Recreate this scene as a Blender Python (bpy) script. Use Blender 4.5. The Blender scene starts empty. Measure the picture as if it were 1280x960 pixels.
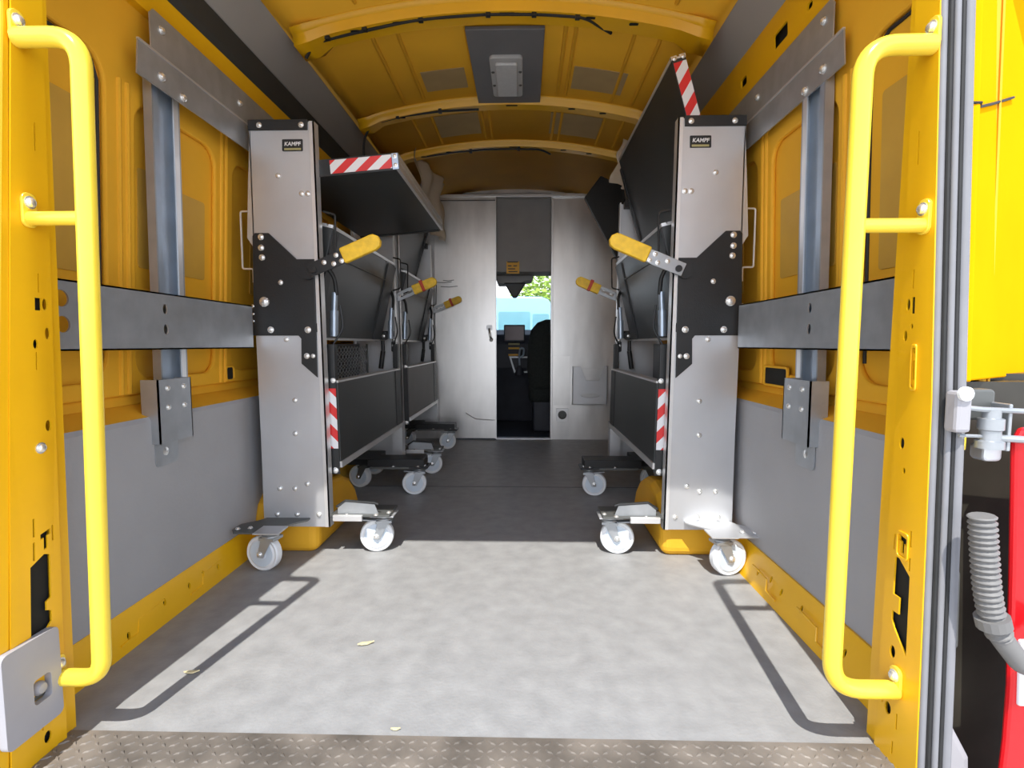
import bpy, bmesh, math, random
from mathutils import Vector, Matrix
random.seed(4)
C = bpy.context.scene.collection
SC = bpy.context.scene
V = Vector

# ------------------------------------------------------------------ camera, sky, sun, exposure
F = 650.0
pit = math.atan2(50, F); yaw = math.atan(15 / F * math.cos(pit))
f = V((-math.sin(yaw) * math.cos(pit), math.cos(yaw) * math.cos(pit), -math.sin(pit)))
r = V((math.cos(yaw), math.sin(yaw), 0)); u = r.cross(f)
cam = bpy.data.objects.new('camera', bpy.data.cameras.new('camera'))
cam.data.sensor_width = 36; cam.data.lens = F / 1280 * 36; cam.data.clip_start = .02; cam.data.clip_end = 500
M = Matrix((r, u, -f)).transposed().to_4x4(); M.translation = V((.135, 0, .8))
cam.matrix_world = M; C.objects.link(cam); SC.camera = cam

world = bpy.data.worlds.new('sky'); SC.world = world; world.use_nodes = True
wn = world.node_tree
bg = wn.nodes['Background']
tcw = wn.nodes.new('ShaderNodeTexCoord'); sep = wn.nodes.new('ShaderNodeSeparateXYZ'); rmp = wn.nodes.new('ShaderNodeValToRGB')
wn.links.new(tcw.outputs['Generated'], sep.inputs[0]); wn.links.new(sep.outputs['Z'], rmp.inputs[0])
rmp.color_ramp.elements[0].position = 0.05; rmp.color_ramp.elements[0].color = (.98, 1.0, 1.05, 1)
rmp.color_ramp.elements[1].position = .7; rmp.color_ramp.elements[1].color = (.20, .29, .45, 1)
wn.links.new(rmp.outputs[0], bg.inputs[0]); bg.inputs[1].default_value = 3.0
sun = bpy.data.objects.new('sun', bpy.data.lights.new('sun', 'SUN'))
sun.data.energy = 6.0; sun.data.angle = math.radians(.6); sun.data.color = (1, .965, .90)
sun.rotation_euler = V((.05, .585, -1)).to_track_quat('-Z', 'Y').to_euler(); sun.location = (0, -3, 6)
C.objects.link(sun)
SC.view_settings.view_transform = 'Standard'; SC.view_settings.look = 'None'
SC.view_settings.exposure = 0.0; SC.view_settings.gamma = 1; SC.view_settings.use_curve_mapping = False
SC.cycles.diffuse_bounces = 7; SC.cycles.max_bounces = 14; SC.cycles.sample_clamp_indirect = 8

# ------------------------------------------------------------------ materials
def mat(name, col, rough=.5, metal=0., var=0., vscale=8., bump=0., bscale=60., stretch=None, spec=.5, rvar=0.):
    m = bpy.data.materials.new(name); m.use_nodes = True
    nt = m.node_tree; b = nt.nodes['Principled BSDF']
    b.inputs['Base Color'].default_value = (*col, 1); b.inputs['Roughness'].default_value = rough
    b.inputs['Metallic'].default_value = metal; b.inputs['Specular IOR Level'].default_value = spec
    tc = nt.nodes.new('ShaderNodeTexCoord'); src = tc.outputs['Object']
    if stretch:
        mp = nt.nodes.new('ShaderNodeMapping'); mp.inputs['Scale'].default_value = stretch
        nt.links.new(src, mp.inputs[0]); src = mp.outputs[0]
    n = nt.nodes.new('ShaderNodeTexNoise'); n.inputs['Scale'].default_value = vscale; n.inputs['Detail'].default_value = 6
    nt.links.new(src, n.inputs['Vector'])
    if var:
        rp = nt.nodes.new('ShaderNodeValToRGB')
        rp.color_ramp.elements[0].position = .3; rp.color_ramp.elements[1].position = .7
        rp.color_ramp.elements[0].color = tuple(max(0, c * (1 - var)) for c in col) + (1,)
        rp.color_ramp.elements[1].color = tuple(min(1, c * (1 + var)) for c in col) + (1,)
        nt.links.new(n.outputs[0], rp.inputs[0]); nt.links.new(rp.outputs[0], b.inputs['Base Color'])
    if rvar:
        mr = nt.nodes.new('ShaderNodeMapRange'); mr.inputs[3].default_value = rough - rvar; mr.inputs[4].default_value = rough + rvar
        nt.links.new(n.outputs[0], mr.inputs[0]); nt.links.new(mr.outputs[0], b.inputs['Roughness'])
    if bump:
        n2 = nt.nodes.new('ShaderNodeTexNoise'); n2.inputs['Scale'].default_value = bscale; n2.inputs['Detail'].default_value = 4
        nt.links.new(src, n2.inputs['Vector'])
        bp = nt.nodes.new('ShaderNodeBump'); bp.inputs['Strength'].default_value = bump; bp.inputs['Distance'].default_value = .01
        nt.links.new(n2.outputs[0], bp.inputs['Height']); nt.links.new(bp.outputs[0], b.inputs['Normal'])
    return m
YEL = mat('yellow_paint', (.86, .47, .008), .32, 0, .05, 5, .03, 3)
YELIN = mat('yellow_inner_paint', (.80, .42, .03), .55, 0, .06, 4, .06, 6, spec=.2)
TUBE = mat('sun_paled_yellow', (.95, .68, .06), .22, 0, .03, 20)  # yellow paled to imitate blown-out sun highlights on the tubes
YELB = mat('yellow_paint_deepened', (.82, .38, .004), .6, 0, .04, 5, spec=.0)  # van yellow deepened and made matt to offset over-bright light on the corner
RECM = mat('recess_plastic', (.035, .032, .024), .35, 0, .4, 7)
GRIPY = mat('yellow_grip', (.90, .55, .03), .5, 0, .14, 40, .1, 80)
ALU = mat('aluminium_panel', (.66, .67, .69), .42, .65, .05, 6, .03, 40, rvar=.08)
ALUB = mat('bright_aluminium', (.80, .80, .80), .35, .6, .04, 8)
ALUP = mat('partition_aluminium', (.74, .73, .715), .36, .85, .16, 2.6, .16, 3, (2.2, 1, .7), rvar=.14)
GALV = mat('galvanised_steel', (.40, .42, .44), .42, .55, .12, 14, .04, 50)
GALB = mat('bluish_zinc', (.42, .50, .60), .33, .6, .10, 10)
DKST = mat('dark_grey_steel', (.13, .135, .13), .5, .4, .10, 8)
CHR = mat('bolt_zinc', (.85, .85, .83), .25, .7, .02, 30)
BLK = mat('black_powder_coat', (.018, .019, .020), .45, 0, .15, 10, .08, 200)
BLKP = mat('black_phenolic_board', (.036, .039, .039), .38, 0, .15, 3, .05, 150)
GREYF = mat('grey_board', (.14, .13, .13), .5, 0, .1, 4)
RUB = mat('black_rubber', (.02, .02, .02), .7, 0, .2, 20)
SEAL = mat('grey_seal_rubber', (.22, .22, .235), .6, 0, .05, 20)
HOSE = mat('hose_plastic', (.17, .165, .16), .6, 0, .06, 20)
PADW = mat('wall_damping_pad', (.58, .34, .05), .55, 0, .08, 6)
LIN = mat('grey_wall_lining', (.35, .35, .36), .6, 0, .07, 3.5, .06, 90)
COVE = mat('grey_cove_panel', (.37, .355, .33), .6, 0, .06, 3)
BAND = mat('dark_cove_band', (.04, .042, .04), .6, 0, .1, 5)
PAD = mat('damping_pad', (.46, .32, .14), .6, 0, .1, 6, .08, 40)
NYL = mat('white_nylon', (.80, .82, .84), .4, 0, .03, 20)
NYLF = mat('wheel_face', (.62, .70, .78), .45, 0, .04, 20)
FLOOR = mat('grey_mat_floor', (.292, .293, .294), .5, 0, .12, 16, .12, 120)
TREADM = mat('worn_tread_plate', (.19, .165, .14), .6, .25, .5, 7)
PLG = mat('grey_plastic', (.36, .35, .37), .5, 0, .04, 10)
WHP = mat('lamp_lens', (.62, .63, .64), .35, 0, .05, 60)
CABG = mat('cab_headliner', (.36, .35, .34), .8, 0, .05, 10)
DASH = mat('dash_plastic', (.03, .033, .045), .55, 0, .2, 8)
SEATM = mat('seat_fabric', (.018, .022, .02), .9, 0, .3, 60)
SCR = mat('maroon_screen', (.09, .03, .035), .3)
REDL = mat('red_lens', (.65, .008, .012), .12, 0, .05, 10)
STRW = mat('ceiling_grey', (.19, .19, .20), .5, 0, .05, 5)
LAMPB = mat('lamp_body', (.50, .50, .50), .4, 0, .04, 20)
GREEN = mat('tree_leaves', (.28, .42, .06), .6, 0, .35, 3)
BARK = mat('bark', (.12, .08, .05), .9, 0, .3, 8, .4, 20)
VANB = mat('pale_blue_paint', (.30, .58, .78), .3, 0, .03, 2)
VANG = mat('van_glass', (.16, .36, .42), .12, 0, .1, 3)
ASPH = mat('asphalt', (.42, .41, .39), .85, 0, .12, 3)
RED = mat('red_band', (.55, .05, .02), .5)
WHT = mat('white_print', (.85, .85, .85), .5)
OLV = mat('olive_print', (.40, .36, .16), .5)
ORL = mat('yellow_label', (.80, .42, .03), .5)
DARK = mat('hole_shade', (.012, .012, .010), .9)  # near-black colour standing in for the shade inside openings
LEAF = mat('dry_leaf', (.72, .62, .36), .7, 0, .2, 60)
RIM = mat('stain_wood', (.18, .17, .15), .7)

STR = bpy.data.materials.new('hazard_stripe'); STR.use_nodes = True
nt = STR.node_tree; b = nt.nodes['Principled BSDF']; b.inputs['Roughness'].default_value = .35
uvn = nt.nodes.new('ShaderNodeUVMap'); sx = nt.nodes.new('ShaderNodeSeparateXYZ')
fr = nt.nodes.new('ShaderNodeMath'); fr.operation = 'FRACT'
gt = nt.nodes.new('ShaderNodeMath'); gt.operation = 'GREATER_THAN'; gt.inputs[1].default_value = .5
mx = nt.nodes.new('ShaderNodeMix'); mx.data_type = 'RGBA'
mx.inputs['A'].default_value = (.80, .80, .82, 1); mx.inputs['B'].default_value = (.72, .035, .035, 1)
nt.links.new(uvn.outputs[0], sx.inputs[0]); nt.links.new(sx.outputs[0], fr.inputs[0]); nt.links.new(fr.outputs[0], gt.inputs[0])
nt.links.new(gt.outputs[0], mx.inputs['Factor']); nt.links.new(mx.outputs['Result'], b.inputs['Base Color'])

def glassy(name, col, opacity, rough=.1):
    m = bpy.data.materials.new(name); m.use_nodes = True; nt = m.node_tree
    b = nt.nodes['Principled BSDF']; b.inputs['Base Color'].default_value = (*col, 1); b.inputs['Roughness'].default_value = rough
    tr = nt.nodes.new('ShaderNodeBsdfTransparent'); tr.inputs[0].default_value = (min(1, col[0] + .3), min(1, col[1] + .3), min(1, col[2] + .3), 1)
    ms = nt.nodes.new('ShaderNodeMixShader'); ms.inputs[0].default_value = opacity
    nt.links.new(tr.outputs[0], ms.inputs[1]); nt.links.new(b.outputs[0], ms.inputs[2])
    nt.links.new(ms.outputs[0], nt.nodes['Material Output'].inputs[0])
    return m
GLASS = glassy('windscreen_glass', (.72, .9, .95), .07, .02)
FILM = glassy('milky_plastic_film', (.78, .68, .54), .7, .35)

# ------------------------------------------------------------------ mesh helpers
class MB:
    def __init__(s): s.bm = bmesh.new()
    def hexa(s, p):
        v = [s.bm.verts.new(q) for q in p]
        for i in ((0,3,2,1),(4,5,6,7),(0,1,5,4),(1,2,6,5),(2,3,7,6),(3,0,4,7)): s.bm.faces.new([v[k] for k in i])
        return s
    def box(s, x0, x1, y0, y1, z0, z1):
        return s.hexa([(x0,y0,z0),(x1,y0,z0),(x1,y1,z0),(x0,y1,z0),(x0,y0,z1),(x1,y0,z1),(x1,y1,z1),(x0,y1,z1)])
    def ring(s, c, a, b2, rad, n):
        return [s.bm.verts.new(c + a * rad * math.cos(2*math.pi*k/n) + b2 * rad * math.sin(2*math.pi*k/n)) for k in range(n)]
    def tube(s, path, rad, n=10, cap=True):
        path = [V(p) for p in path]; rs = rad if isinstance(rad, list) else [rad] * len(path)
        t0 = (path[1] - path[0]).normalized()
        a = t0.orthogonal().normalized(); prev = None
        for i, p in enumerate(path):
            t = (path[min(i+1, len(path)-1)] - path[max(i-1, 0)]).normalized()
            a = (a - t * a.dot(t)).normalized(); bb = t.cross(a)
            rg = s.ring(p, a, bb, rs[i], n)
            if prev:
                for k in range(n): s.bm.faces.new((prev[k], prev[(k+1)%n], rg[(k+1)%n], rg[k]))
            elif cap: s.bm.faces.new(rg[::-1])
            prev = rg
        if cap: s.bm.faces.new(prev)
        return s
    def cyl(s, p0, p1, rad, n=20, r1=None):
        return s.tube([p0, p1], [rad, rad if r1 is None else r1], n)
    def lathe(s, c, axis, prof, n=28):           # prof: (radius, offset along axis)
        axis = V(axis).normalized(); a = axis.orthogonal().normalized(); bb = axis.cross(a); prev = None; c = V(c)
        for rr, h in prof:
            rg = s.ring(c + axis * h, a, bb, max(rr, .0004), n)
            if prev:
                for k in range(n): s.bm.faces.new((prev[k], prev[(k+1)%n], rg[(k+1)%n], rg[k]))
            else: s.bm.faces.new(rg[::-1])
            prev = rg
        s.bm.faces.new(prev); return s
    def plate(s, pts, holes=(), o=(0,0,0), ua=(1,0,0), va=(0,0,1), wa=(0,1,0), t=.005):
        o, ua, va, wa = V(o), V(ua), V(va), V(wa)
        W = lambda a, b2, c: o + ua * a + va * b2 + wa * c
        loops = [pts] + list(holes); edges = []; top = []
        for lp in loops:
            vs = [s.bm.verts.new(W(a, b2, 0)) for a, b2 in lp]; top.append(vs)
            edges += [s.bm.edges.new((vs[i], vs[(i+1) % len(vs)])) for i in range(len(vs))]
        if len(loops) == 1: faces = [s.bm.faces.new(top[0])]
        else: faces = [g for g in bmesh.ops.triangle_fill(s.bm, edges=edges, use_beauty=True)['geom'] if isinstance(g, bmesh.types.BMFace)]
        mp = {}
        for vs in top:
            for v in vs: mp[v] = s.bm.verts.new(v.co + wa * t)
        for fc in faces: s.bm.faces.new([mp[v] for v in fc.verts][::-1])
        for vs in top:
            n = len(vs)
            for i in range(n): s.bm.faces.new((vs[i], mp[vs[i]], mp[vs[(i+1)%n]], vs[(i+1)%n]))
        return s
    def sweep(s, prof, y0, y1, closed=False, ny=1):   # prof: (x, z) swept along y
        rows = []
        for j in range(ny + 1):
            y = y0 + (y1 - y0) * j / ny; rows.append([s.bm.verts.new((x, y, z)) for x, z in prof])
        n = len(prof)
        for j in range(ny):
            for i in range(n if closed else n - 1):
                s.bm.faces.new((rows[j][i], rows[j][(i+1)%n], rows[j+1][(i+1)%n], rows[j+1][i]))
        if closed: s.bm.faces.new(rows[0][::-1]); s.bm.faces.new(rows[-1])
        return s
    def grid(s, fn, nu, nv):
        g = [[s.bm.verts.new(fn(i / nu, j / nv)) for j in range(nv + 1)] for i in range(nu + 1)]
        for i in range(nu):
            for j in range(nv): s.bm.faces.new((g[i][j], g[i+1][j], g[i+1][j+1], g[i][j+1]))
        return s
    def warp(s, fn):
        for v in s.bm.verts: v.co = fn(v.co)
        return s
    def mirror(s, c=0.):
        for v in s.bm.verts: v.co.x = 2 * c - v.co.x
        return s

WL = {}
def link(o, parent, loc):
    C.objects.link(o); WL[o.name] = V(loc)
    if parent:
        o.parent = parent; o.location = V(loc) - WL[parent.name]
    else: o.location = loc
def props(o, label=None, cat=None, group=None, kind=None):
    for k, x in (('label', label), ('category', cat), ('group', group), ('kind', kind)):
        if x: o[k] = x
    return o
def thing(name, label, cat, loc, group=None):
    o = bpy.data.objects.new(name, None); o.empty_display_size = .05; link(o, None, loc); return props(o, label, cat, group)
def obj(name, mb, m, parent=None, bevel=0., smooth=False, seg=2, solid=0.):
    bm = mb.bm; bmesh.ops.recalc_face_normals(bm, faces=bm.faces)
    if parent: org = WL[parent.name].copy()
    else:
        xs = [v.co for v in bm.verts]
        org = V(((min(v.x for v in xs) + max(v.x for v in xs)) / 2, (min(v.y for v in xs) + max(v.y for v in xs)) / 2, min(v.z for v in xs)))
    bmesh.ops.translate(bm, verts=bm.verts, vec=-org)
    me = bpy.data.meshes.new(name); bm.to_mesh(me); bm.free(); me.materials.append(m)
    if smooth:
        me.polygons.foreach_set('use_smooth', [True] * len(me.polygons)); me.set_sharp_from_angle(angle=math.radians(38))
    o = bpy.data.objects.new(name, me); link(o, parent, org)
    if solid:
        md = o.modifiers.new('solid', 'SOLIDIFY'); md.thickness = solid; md.offset = 0
    if bevel:
        md = o.modifiers.new('bevel', 'BEVEL'); md.width = bevel; md.segments = seg; md.limit_method = 'ANGLE'; md.angle_limit = math.radians(40)
        if seg > 1: md.harden_normals = False
    return o
def struct(name, mb, m, parent=None, **k):
    o = obj(name, mb, m, parent, **k)
    if not parent: o['kind'] = 'structure'
    return o
def circ(cx, cy, rad, n=16, ry=None):
    ry = rad if ry is None else ry
    return [(cx + rad * math.cos(2*math.pi*k/n), cy + ry * math.sin(2*math.pi*k/n)) for k in range(n)]
def rrect(x0, x1, y0, y1, rad, n=5):
    out = []
    for cx, cy, a0 in ((x1-rad, y1-rad, 0), (x0+rad, y1-rad, 90), (x0+rad, y0+rad, 180), (x1-rad, y0+rad, 270)):
        for k in range(n + 1):
            a = math.radians(a0 + 90 * k / n); out.append((cx + rad * math.cos(a), cy + rad * math.sin(a)))
    return out
def rect(x0, x1, y0, y1): return [(x0,y0),(x1,y0),(x1,y1),(x0,y1)]
def fillet(pts, rad, n=6):
    pts = [V(p) for p in pts]; out = [pts[0]]
    for i in range(1, len(pts) - 1):
        a, p, c = pts[i-1], pts[i], pts[i+1]; d0 = (a - p).normalized(); d1 = (c - p).normalized()
        rr = min(rad, (a - p).length * .49, (c - p).length * .49)
        q0, q1 = p + d0 * rr, p + d1 * rr
        for k in range(n + 1):
            t = k / n; out.append(q0 * (1-t)**2 + p * 2*t*(1-t) + q1 * t*t)
    out.append(pts[-1]); return out
_bolt = {}
def bolt(parent, pos, rad=.008, axis=(0,-1,0), name='bolt', m=None):
    m = m or CHR
    if m.name not in _bolt:
        mb = MB().lathe((0,0,0), (0,0,1), [(1.35,-.05),(1.35,.18),(1.0,.22),(1.0,.6),(.75,.85),(.3,.95)], 12)
        me = bpy.data.meshes.new('bolt'); bmesh.ops.recalc_face_normals(mb.bm, faces=mb.bm.faces); mb.bm.to_mesh(me); mb.bm.free(); me.materials.append(m)
        me.polygons.foreach_set('use_smooth', [True] * len(me.polygons)); me.set_sharp_from_angle(angle=math.radians(35)); _bolt[m.name] = me
    o = bpy.data.objects.new(name, _bolt[m.name]); link(o, parent, pos)
    o.rotation_euler = V(axis).to_track_quat('Z', 'Y').to_euler(); o.scale = (rad,) * 3
    return o
def stripe(parent, o, ua, va, w, h, wa, period=.098, slant=1.25, phase=0.):
    mb = MB().plate(rect(0, w, 0, h), (), o, ua, va, wa, .002)
    bm = mb.bm; uv = bm.loops.layers.uv.new('UVMap'); O, U, W = V(o), V(ua), V(va)
    for fc in bm.faces:
        for l in fc.loops:
            d = l.vert.co - O; l[uv].uv = ((d.dot(U) - slant * d.dot(W)) / period + phase, d.dot(W))
    return obj('warning_stripe', mb, STR, parent)
def textmesh(name, body, size, m, parent, pos, rot, shear=0., ext=.0006):
    cu = bpy.data.curves.new(name, 'FONT'); cu.body = body; cu.size = size; cu.shear = shear; cu.extrude = ext; cu.align_x = 'CENTER'; cu.align_y = 'CENTER'
    cu.offset = size * .02
    t = bpy.data.objects.new(name, cu); C.objects.link(t); dg = bpy.context.evaluated_depsgraph_get()
    me = bpy.data.meshes.new_from_object(t.evaluated_get(dg)); bpy.data.objects.remove(t); bpy.data.curves.remove(cu)
    me.materials.clear(); me.materials.append(m)
    o = bpy.data.objects.new(name, me); link(o, parent, pos); o.rotation_euler = rot
    return o

# ------------------------------------------------------------------ setting: ground, floor, walls, ceiling
struct('ground', MB().box(-40, 40, -30, 60, -.75, -.65), ASPH)
struct('floor', MB().box(-1.0, 1.0, 1.0, 4.36, -.06, 0), FLOOR)
struct('trim_1', MB().box(-.9, .9, 2.86, 2.868, -.01, .0015), DKST)['label'] = 'thin seam strip across the dark floor mat'
mb = MB().box(-.92, .92, .80, .999, -.30, .002)
k = 0
for i in range(80):
    for j in range(10):
        x = -.90 + i * .0226; y = .808 + j * .0195
        a = math.radians(35 if (i + j) % 2 else -35); d = V((math.cos(a), math.sin(a), 0)) * .0105; n = V((-math.sin(a), math.cos(a), 0)) * .0036; c = V((x, y, .002))
        hi = V((0, 0, .0025))
        mb.hexa([c - d, c + n, c + d, c - n, c - d * .6 + hi, c + n * .5 + hi, c + d * .6 + hi, c - n * .5 + hi])
tread = struct('trim_2', mb, TREADM)
tread['label'] = 'worn chequer tread plate step along the rear edge of the floor'
struct('lock_ring', MB().lathe((.165, .868, .002), (0,0,1), [(.042,0),(.042,.004),(.037,.006),(.033,.006),(.033,.003),(.001,.003)], 32), GALV, tread, smooth=True)

def side_x(s, left, right): return left if s < 0 else right
def wall(s):
    # s=-1 left, +1 right ; profile in |x| seen from the van's middle line
    nm = 'left' if s < 0 else 'right'; cx = .0 if s < 0 else .0
    W = lambda v: s * v
    top = .90 if s < 0 else .965
    lean = lambda z: (.995 - .05 * max(0, z - .66) / 1.05) if s < 0 else (1.015 - .03 * max(0, z - .66) / 1.05)
    q = .0 if s < 0 else .03
    prof = [(.945 + q, .10), (.905 + q, .105), (.905 + q, .585), (.91 + q, .597), (.93 + q, .605), (lean(.66) - .012, .628), (lean(.66), .66), (lean(1.75), 1.75)]
    w = struct('wall_' + nm, MB().sweep([(W(v), z) for v, z in prof[5:]], 1.0, 4.40, ny=1), YELIN, solid=.004)
    struct('lining', MB().sweep([(W(v), z) for v, z in prof[:4]], 1.02, 4.34), LIN, w, solid=.004)
    struct('ledge', MB().sweep([(W(v), z) for v, z in prof[2:7]], 1.0, 4.34), YELIN, w, smooth=True)
    # raised sheet with rounded window recesses
    holes = [rrect(1.03, 1.36, .70, 1.535, .07), rrect(1.465, 1.84, .70, 1.47, .06), rrect(1.95, 2.95, .70, 1.47, .06), rrect(3.1, 4.2, .70, 1.47, .06)]
    mb = MB().plate(rect(1.0, 4.34, .655, 1.74), holes, (0,0,0), (0,1,0), (0,0,1), (1,0,0), .016)
    mb.warp(lambda c: V((W(lean(c.z) - .002 - c.x), c.y, c.z)))
    struct('pressed_frame', mb, YELIN, w, bevel=.006)
    for y, z0, z1 in ((1.405, .66, 1.50), (1.435, .66, 1.50), (1.875, .66, 1.62), (1.905, .66, 1.62), (3.02, .66, 1.6)):
        p = [V((W(lean(z) - .018), y, z)) for z in (z0, z0 + .3, z0 + .5, z1)]
        struct('bead', MB().tube(p, .007, 8), YELIN, w, smooth=True)
    sm = [V((W(lean(z) - .004), y, z)) for y, z in ((1.15, 1.527), (1.29, 1.53), (1.335, 1.51), (1.352, 1.47), (1.354, .75))]
    struct('rubber_seam', MB().tube(sm, .0045, 8), RUB, w)
    for y0, y1, z0, z1 in ((1.05, 1.31, .98, 1.40), (1.49, 1.60, 1.02, 1.30), (1.66, 1.80, 1.02, 1.28), (2.1, 2.8, 1.0, 1.4)):
        mb = MB().plate(rrect(y0, y1, z0, z1, .01), (), (0,0,0), (0,1,0), (0,0,1), (1,0,0), .003)
        mb.warp(lambda c: V((W(lean(c.z) - .002 - c.x), c.y, c.z))); struct('damping_pad', mb, PADW, w)
    # sill rail at the floor with slots
    hs = []
    for y, z in ((1.22, .055), (1.28, .04), (1.42, .06), (1.53, .055), (1.60, .062), (1.68, .05)):
        hs.append(circ(y, z, .006, 10, .011))
    mb = MB().plate([(1.0, -.005), (4.3, -.005), (4.3, .108), (1.12, .108), (1.09, .13), (1.03, .13), (1.0, .11)], hs, (0,0,0), (0,1,0), (0,0,1), (1,0,0), .006)
    mb.warp(lambda c: V((W(.897 - c.x + (.10 if s < 0 else .34) * c.z), c.y, c.z))); sill = struct('baseboard_' + nm, mb, YEL)
    struct('shade_backing', MB().box(*sorted((W(.925), W(.955))), 1.02, 4.3, .0, .10), DARK, sill)  # dark box paints the shade behind the sill slots
    for y in (1.34, 1.62):
        p = [V((W(.892), y - .09, .028)), V((W(.893), y - .03, .030)), V((W(.899), y - .02, .062)), V((W(.899), y + .08, .066))]
        struct('bead', MB().tube(p, .003, 6), YEL, sill)
    return w, lean
wl, leanl = wall(-1); wr, leanr = wall(1)
# rimmed dark plates above the ledge, painted as the shade inside wall pockets
def pocket(s, y, z, w2, h2, parent, lean):
    X = s * (lean(z) - .018)
    fr_ = MB().plate(rrect(y - w2, y + w2, z - h2, z + h2, .012), [rrect(y - w2 + .008, y + w2 - .008, z - h2 + .008, z + h2 - .008, .008)], (X, 0, 0), (0,1,0), (0,0,1), (-s,0,0), .008)
    struct('pocket_rim', fr_, YELIN, parent, bevel=.002)
    struct('pocket', MB().plate(rrect(y - w2 + .006, y + w2 - .006, z - h2 + .006, z + h2 - .006, .01), (), (X, 0, 0), (0,1,0), (0,0,1), (-s,0,0), .003), DARK, parent)
pocket(1, 1.79, .69, .085, .036, wr, leanr); pocket(-1, 1.93, .69, .03, .03, wl, leanl)

# coves under the roof edge
CX = .05
for s, nm in ((-1, 'left'), (1, 'right')):
    W = lambda v: CX + s * v
    c = struct('trim_3' if s < 0 else 'trim_4', MB().sweep([(W(.745), 1.985), (W(.80), 1.955), (W(.905), 1.866), (W(.94), 1.862)], .97, 4.4), COVE, solid=.004)
    c['label'] = 'grey cove panel under the roof edge on the ' + ('black-banded side' if s < 0 else 'side with the slotted yellow strip')
    if s < 0:
        struct('cove_band', MB().sweep([(W(.91), 1.868), (W(.925), 1.80), (W(.94), 1.772)], .97, 4.4), BAND, c, solid=.004)
        struct('cove_rail', MB().sweep([(W(.935), 1.785), (W(.945), 1.76), (W(.955), 1.715), (W(1.04), 1.71)], .97, 4.4), YEL, c, solid=.006)
    else:
        mb = MB().plate(rect(.97, 4.4, 0, .155), [rrect(y, y + l, .05, .05 + h, .008) for y, l, h in ((1.40, .05, .03), (1.72, .09, .045), (2.02, .05, .03), (1.25, .03, .02), (1.58, .03, .02))],
                        (W(.91), 0, 1.712), (0,1,0), V((-.012, 0, .155)).normalized(), (1,0,0), .006)
        struct('cove_rail', mb, YEL, c)
        struct('shade_backing', MB().box(W(.93), W(.95), .98, 4.4, 1.72, 1.85), DARK, c)  # dark backing painted as shade behind the strip's openings
        struct('cove_lip', MB().sweep([(W(.908), 1.712), (W(1.0), 1.705)], .97, 4.4), YEL, c, solid=.006)

# ceiling skin with pressed beads
def roofz(x): return 2.065 - .10 * ((x - CX) / .75) ** 2
mb = MB().grid(lambda a, b2: V((CX - .80 + 1.60 * a, .95 + 3.45 * b2, roofz(CX - .80 + 1.6 * a))), 24, 1)
ceil = struct('ceiling', mb, YELIN, smooth=True, solid=.006)
for x in (-.52, -.42, -.15, -.11, .25, .29, .52, .62):
    for y0, y1 in ((1.2, 1.94), (2.15, 2.72), (2.88, 3.30)):
        X = CX + x
        struct('bead', MB().tube([(X, y0, roofz(X)), (X, y0 + .04, roofz(X) - .004), (X, y1 - .04, roofz(X) - .004), (X, y1, roofz(X))], .009, 8), YELIN, ceil, smooth=True)
def pad(x0, x1, y0, y1):
    struct('damping_pad', MB().grid(lambda a, b2: V((x0 + (x1 - x0) * a, y0 + (y1 - y0) * b2, roofz(x0 + (x1 - x0) * a) - .006)), 6, 1), PAD, ceil, solid=.003)
for p in ((-.34, -.14, 2.46, 2.64), (.36, .60, 2.44, 2.64), (-.36, -.12, 2.92, 3.2), (.28, .56, 2.92, 3.2)): pad(*p)

def rib(yc, wid, drop, name):
    pr = [(-.5, 0), (-.36, -.012), (-.30, -drop), (.22, -drop), (.30, -.02), (.5, -.006)]
    mb = MB(); n = 28; rows = []
    for i in range(n + 1):
        t = i / n; x = CX - .765 + 1.53 * t; e = min(t, 1 - t)
        k2 = 1 + (.35 if e < .06 else 0)            # the ends flare
        z = roofz(x) - .004 - (.018 if e < .05 else 0)
        rows.append([mb.bm.verts.new((x, yc + wid * a * k2, z + d)) for a, d in pr])
    for i in range(n):
        for j in range(len(pr) - 1): mb.bm.faces.new((rows[i][j], rows[i+1][j], rows[i+1][j+1], rows[i][j+1]))
    o = struct(name, mb, YEL, ceil, smooth=True, solid=.003)
    for x in (-.56, -.40, .02, .34, .50):
        X = CX + x
        struct('slot_shade', MB().plate(rrect(-.03, .03, -.007, .007, .006), (), (X, yc - wid * .2, roofz(X) - .004 - drop), (1,0,0), (0,1,0), (0,0,-1), .002), DARK, o)  # flat dark plate painted as the shade in a bow slot
    return o
rib(2.05, .15, .042, 'roof_bow'); rib(2.80, .115, .036, 'roof_bow'); rib(3.37, .105, .034, 'roof_bow')

def cable(name, label, pts, rad, clips):
    t = thing(name, label, 'cable', pts[0])
    obj('sheath', MB().tube(fillet(pts, .05, 4), rad, 8), RUB, t, smooth=True)
    for p in clips: obj('clip', MB().box(p[0]-.009, p[0]+.009, p[1]-.012, p[1]+.008, p[2]-.010, p[2]+.012), BLK, t, bevel=.002)
def on_rib(x, yc, d): return (x, yc, roofz(x) - .048 - d)
cable('wiring_cable', 'black wiring cable clipped along the nearest roof bow above the lamp', 
      [(-.70, 2.06, 1.89), on_rib(-.66, 2.035, -.002), on_rib(-.56, 2.03, 0), on_rib(-.3, 2.02, 0), on_rib(-.2, 2.02, 0), on_rib(.0, 2.02, 0), on_rib(.2, 2.02, 0), on_rib(.36, 2.02, 0), (.42, 2.07, 1.995), (.47, 2.12, 2.0)], .006,
      [on_rib(x, 2.02, 0) for x in (-.6, -.46, -.25, .0, .17, .33)])
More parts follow.
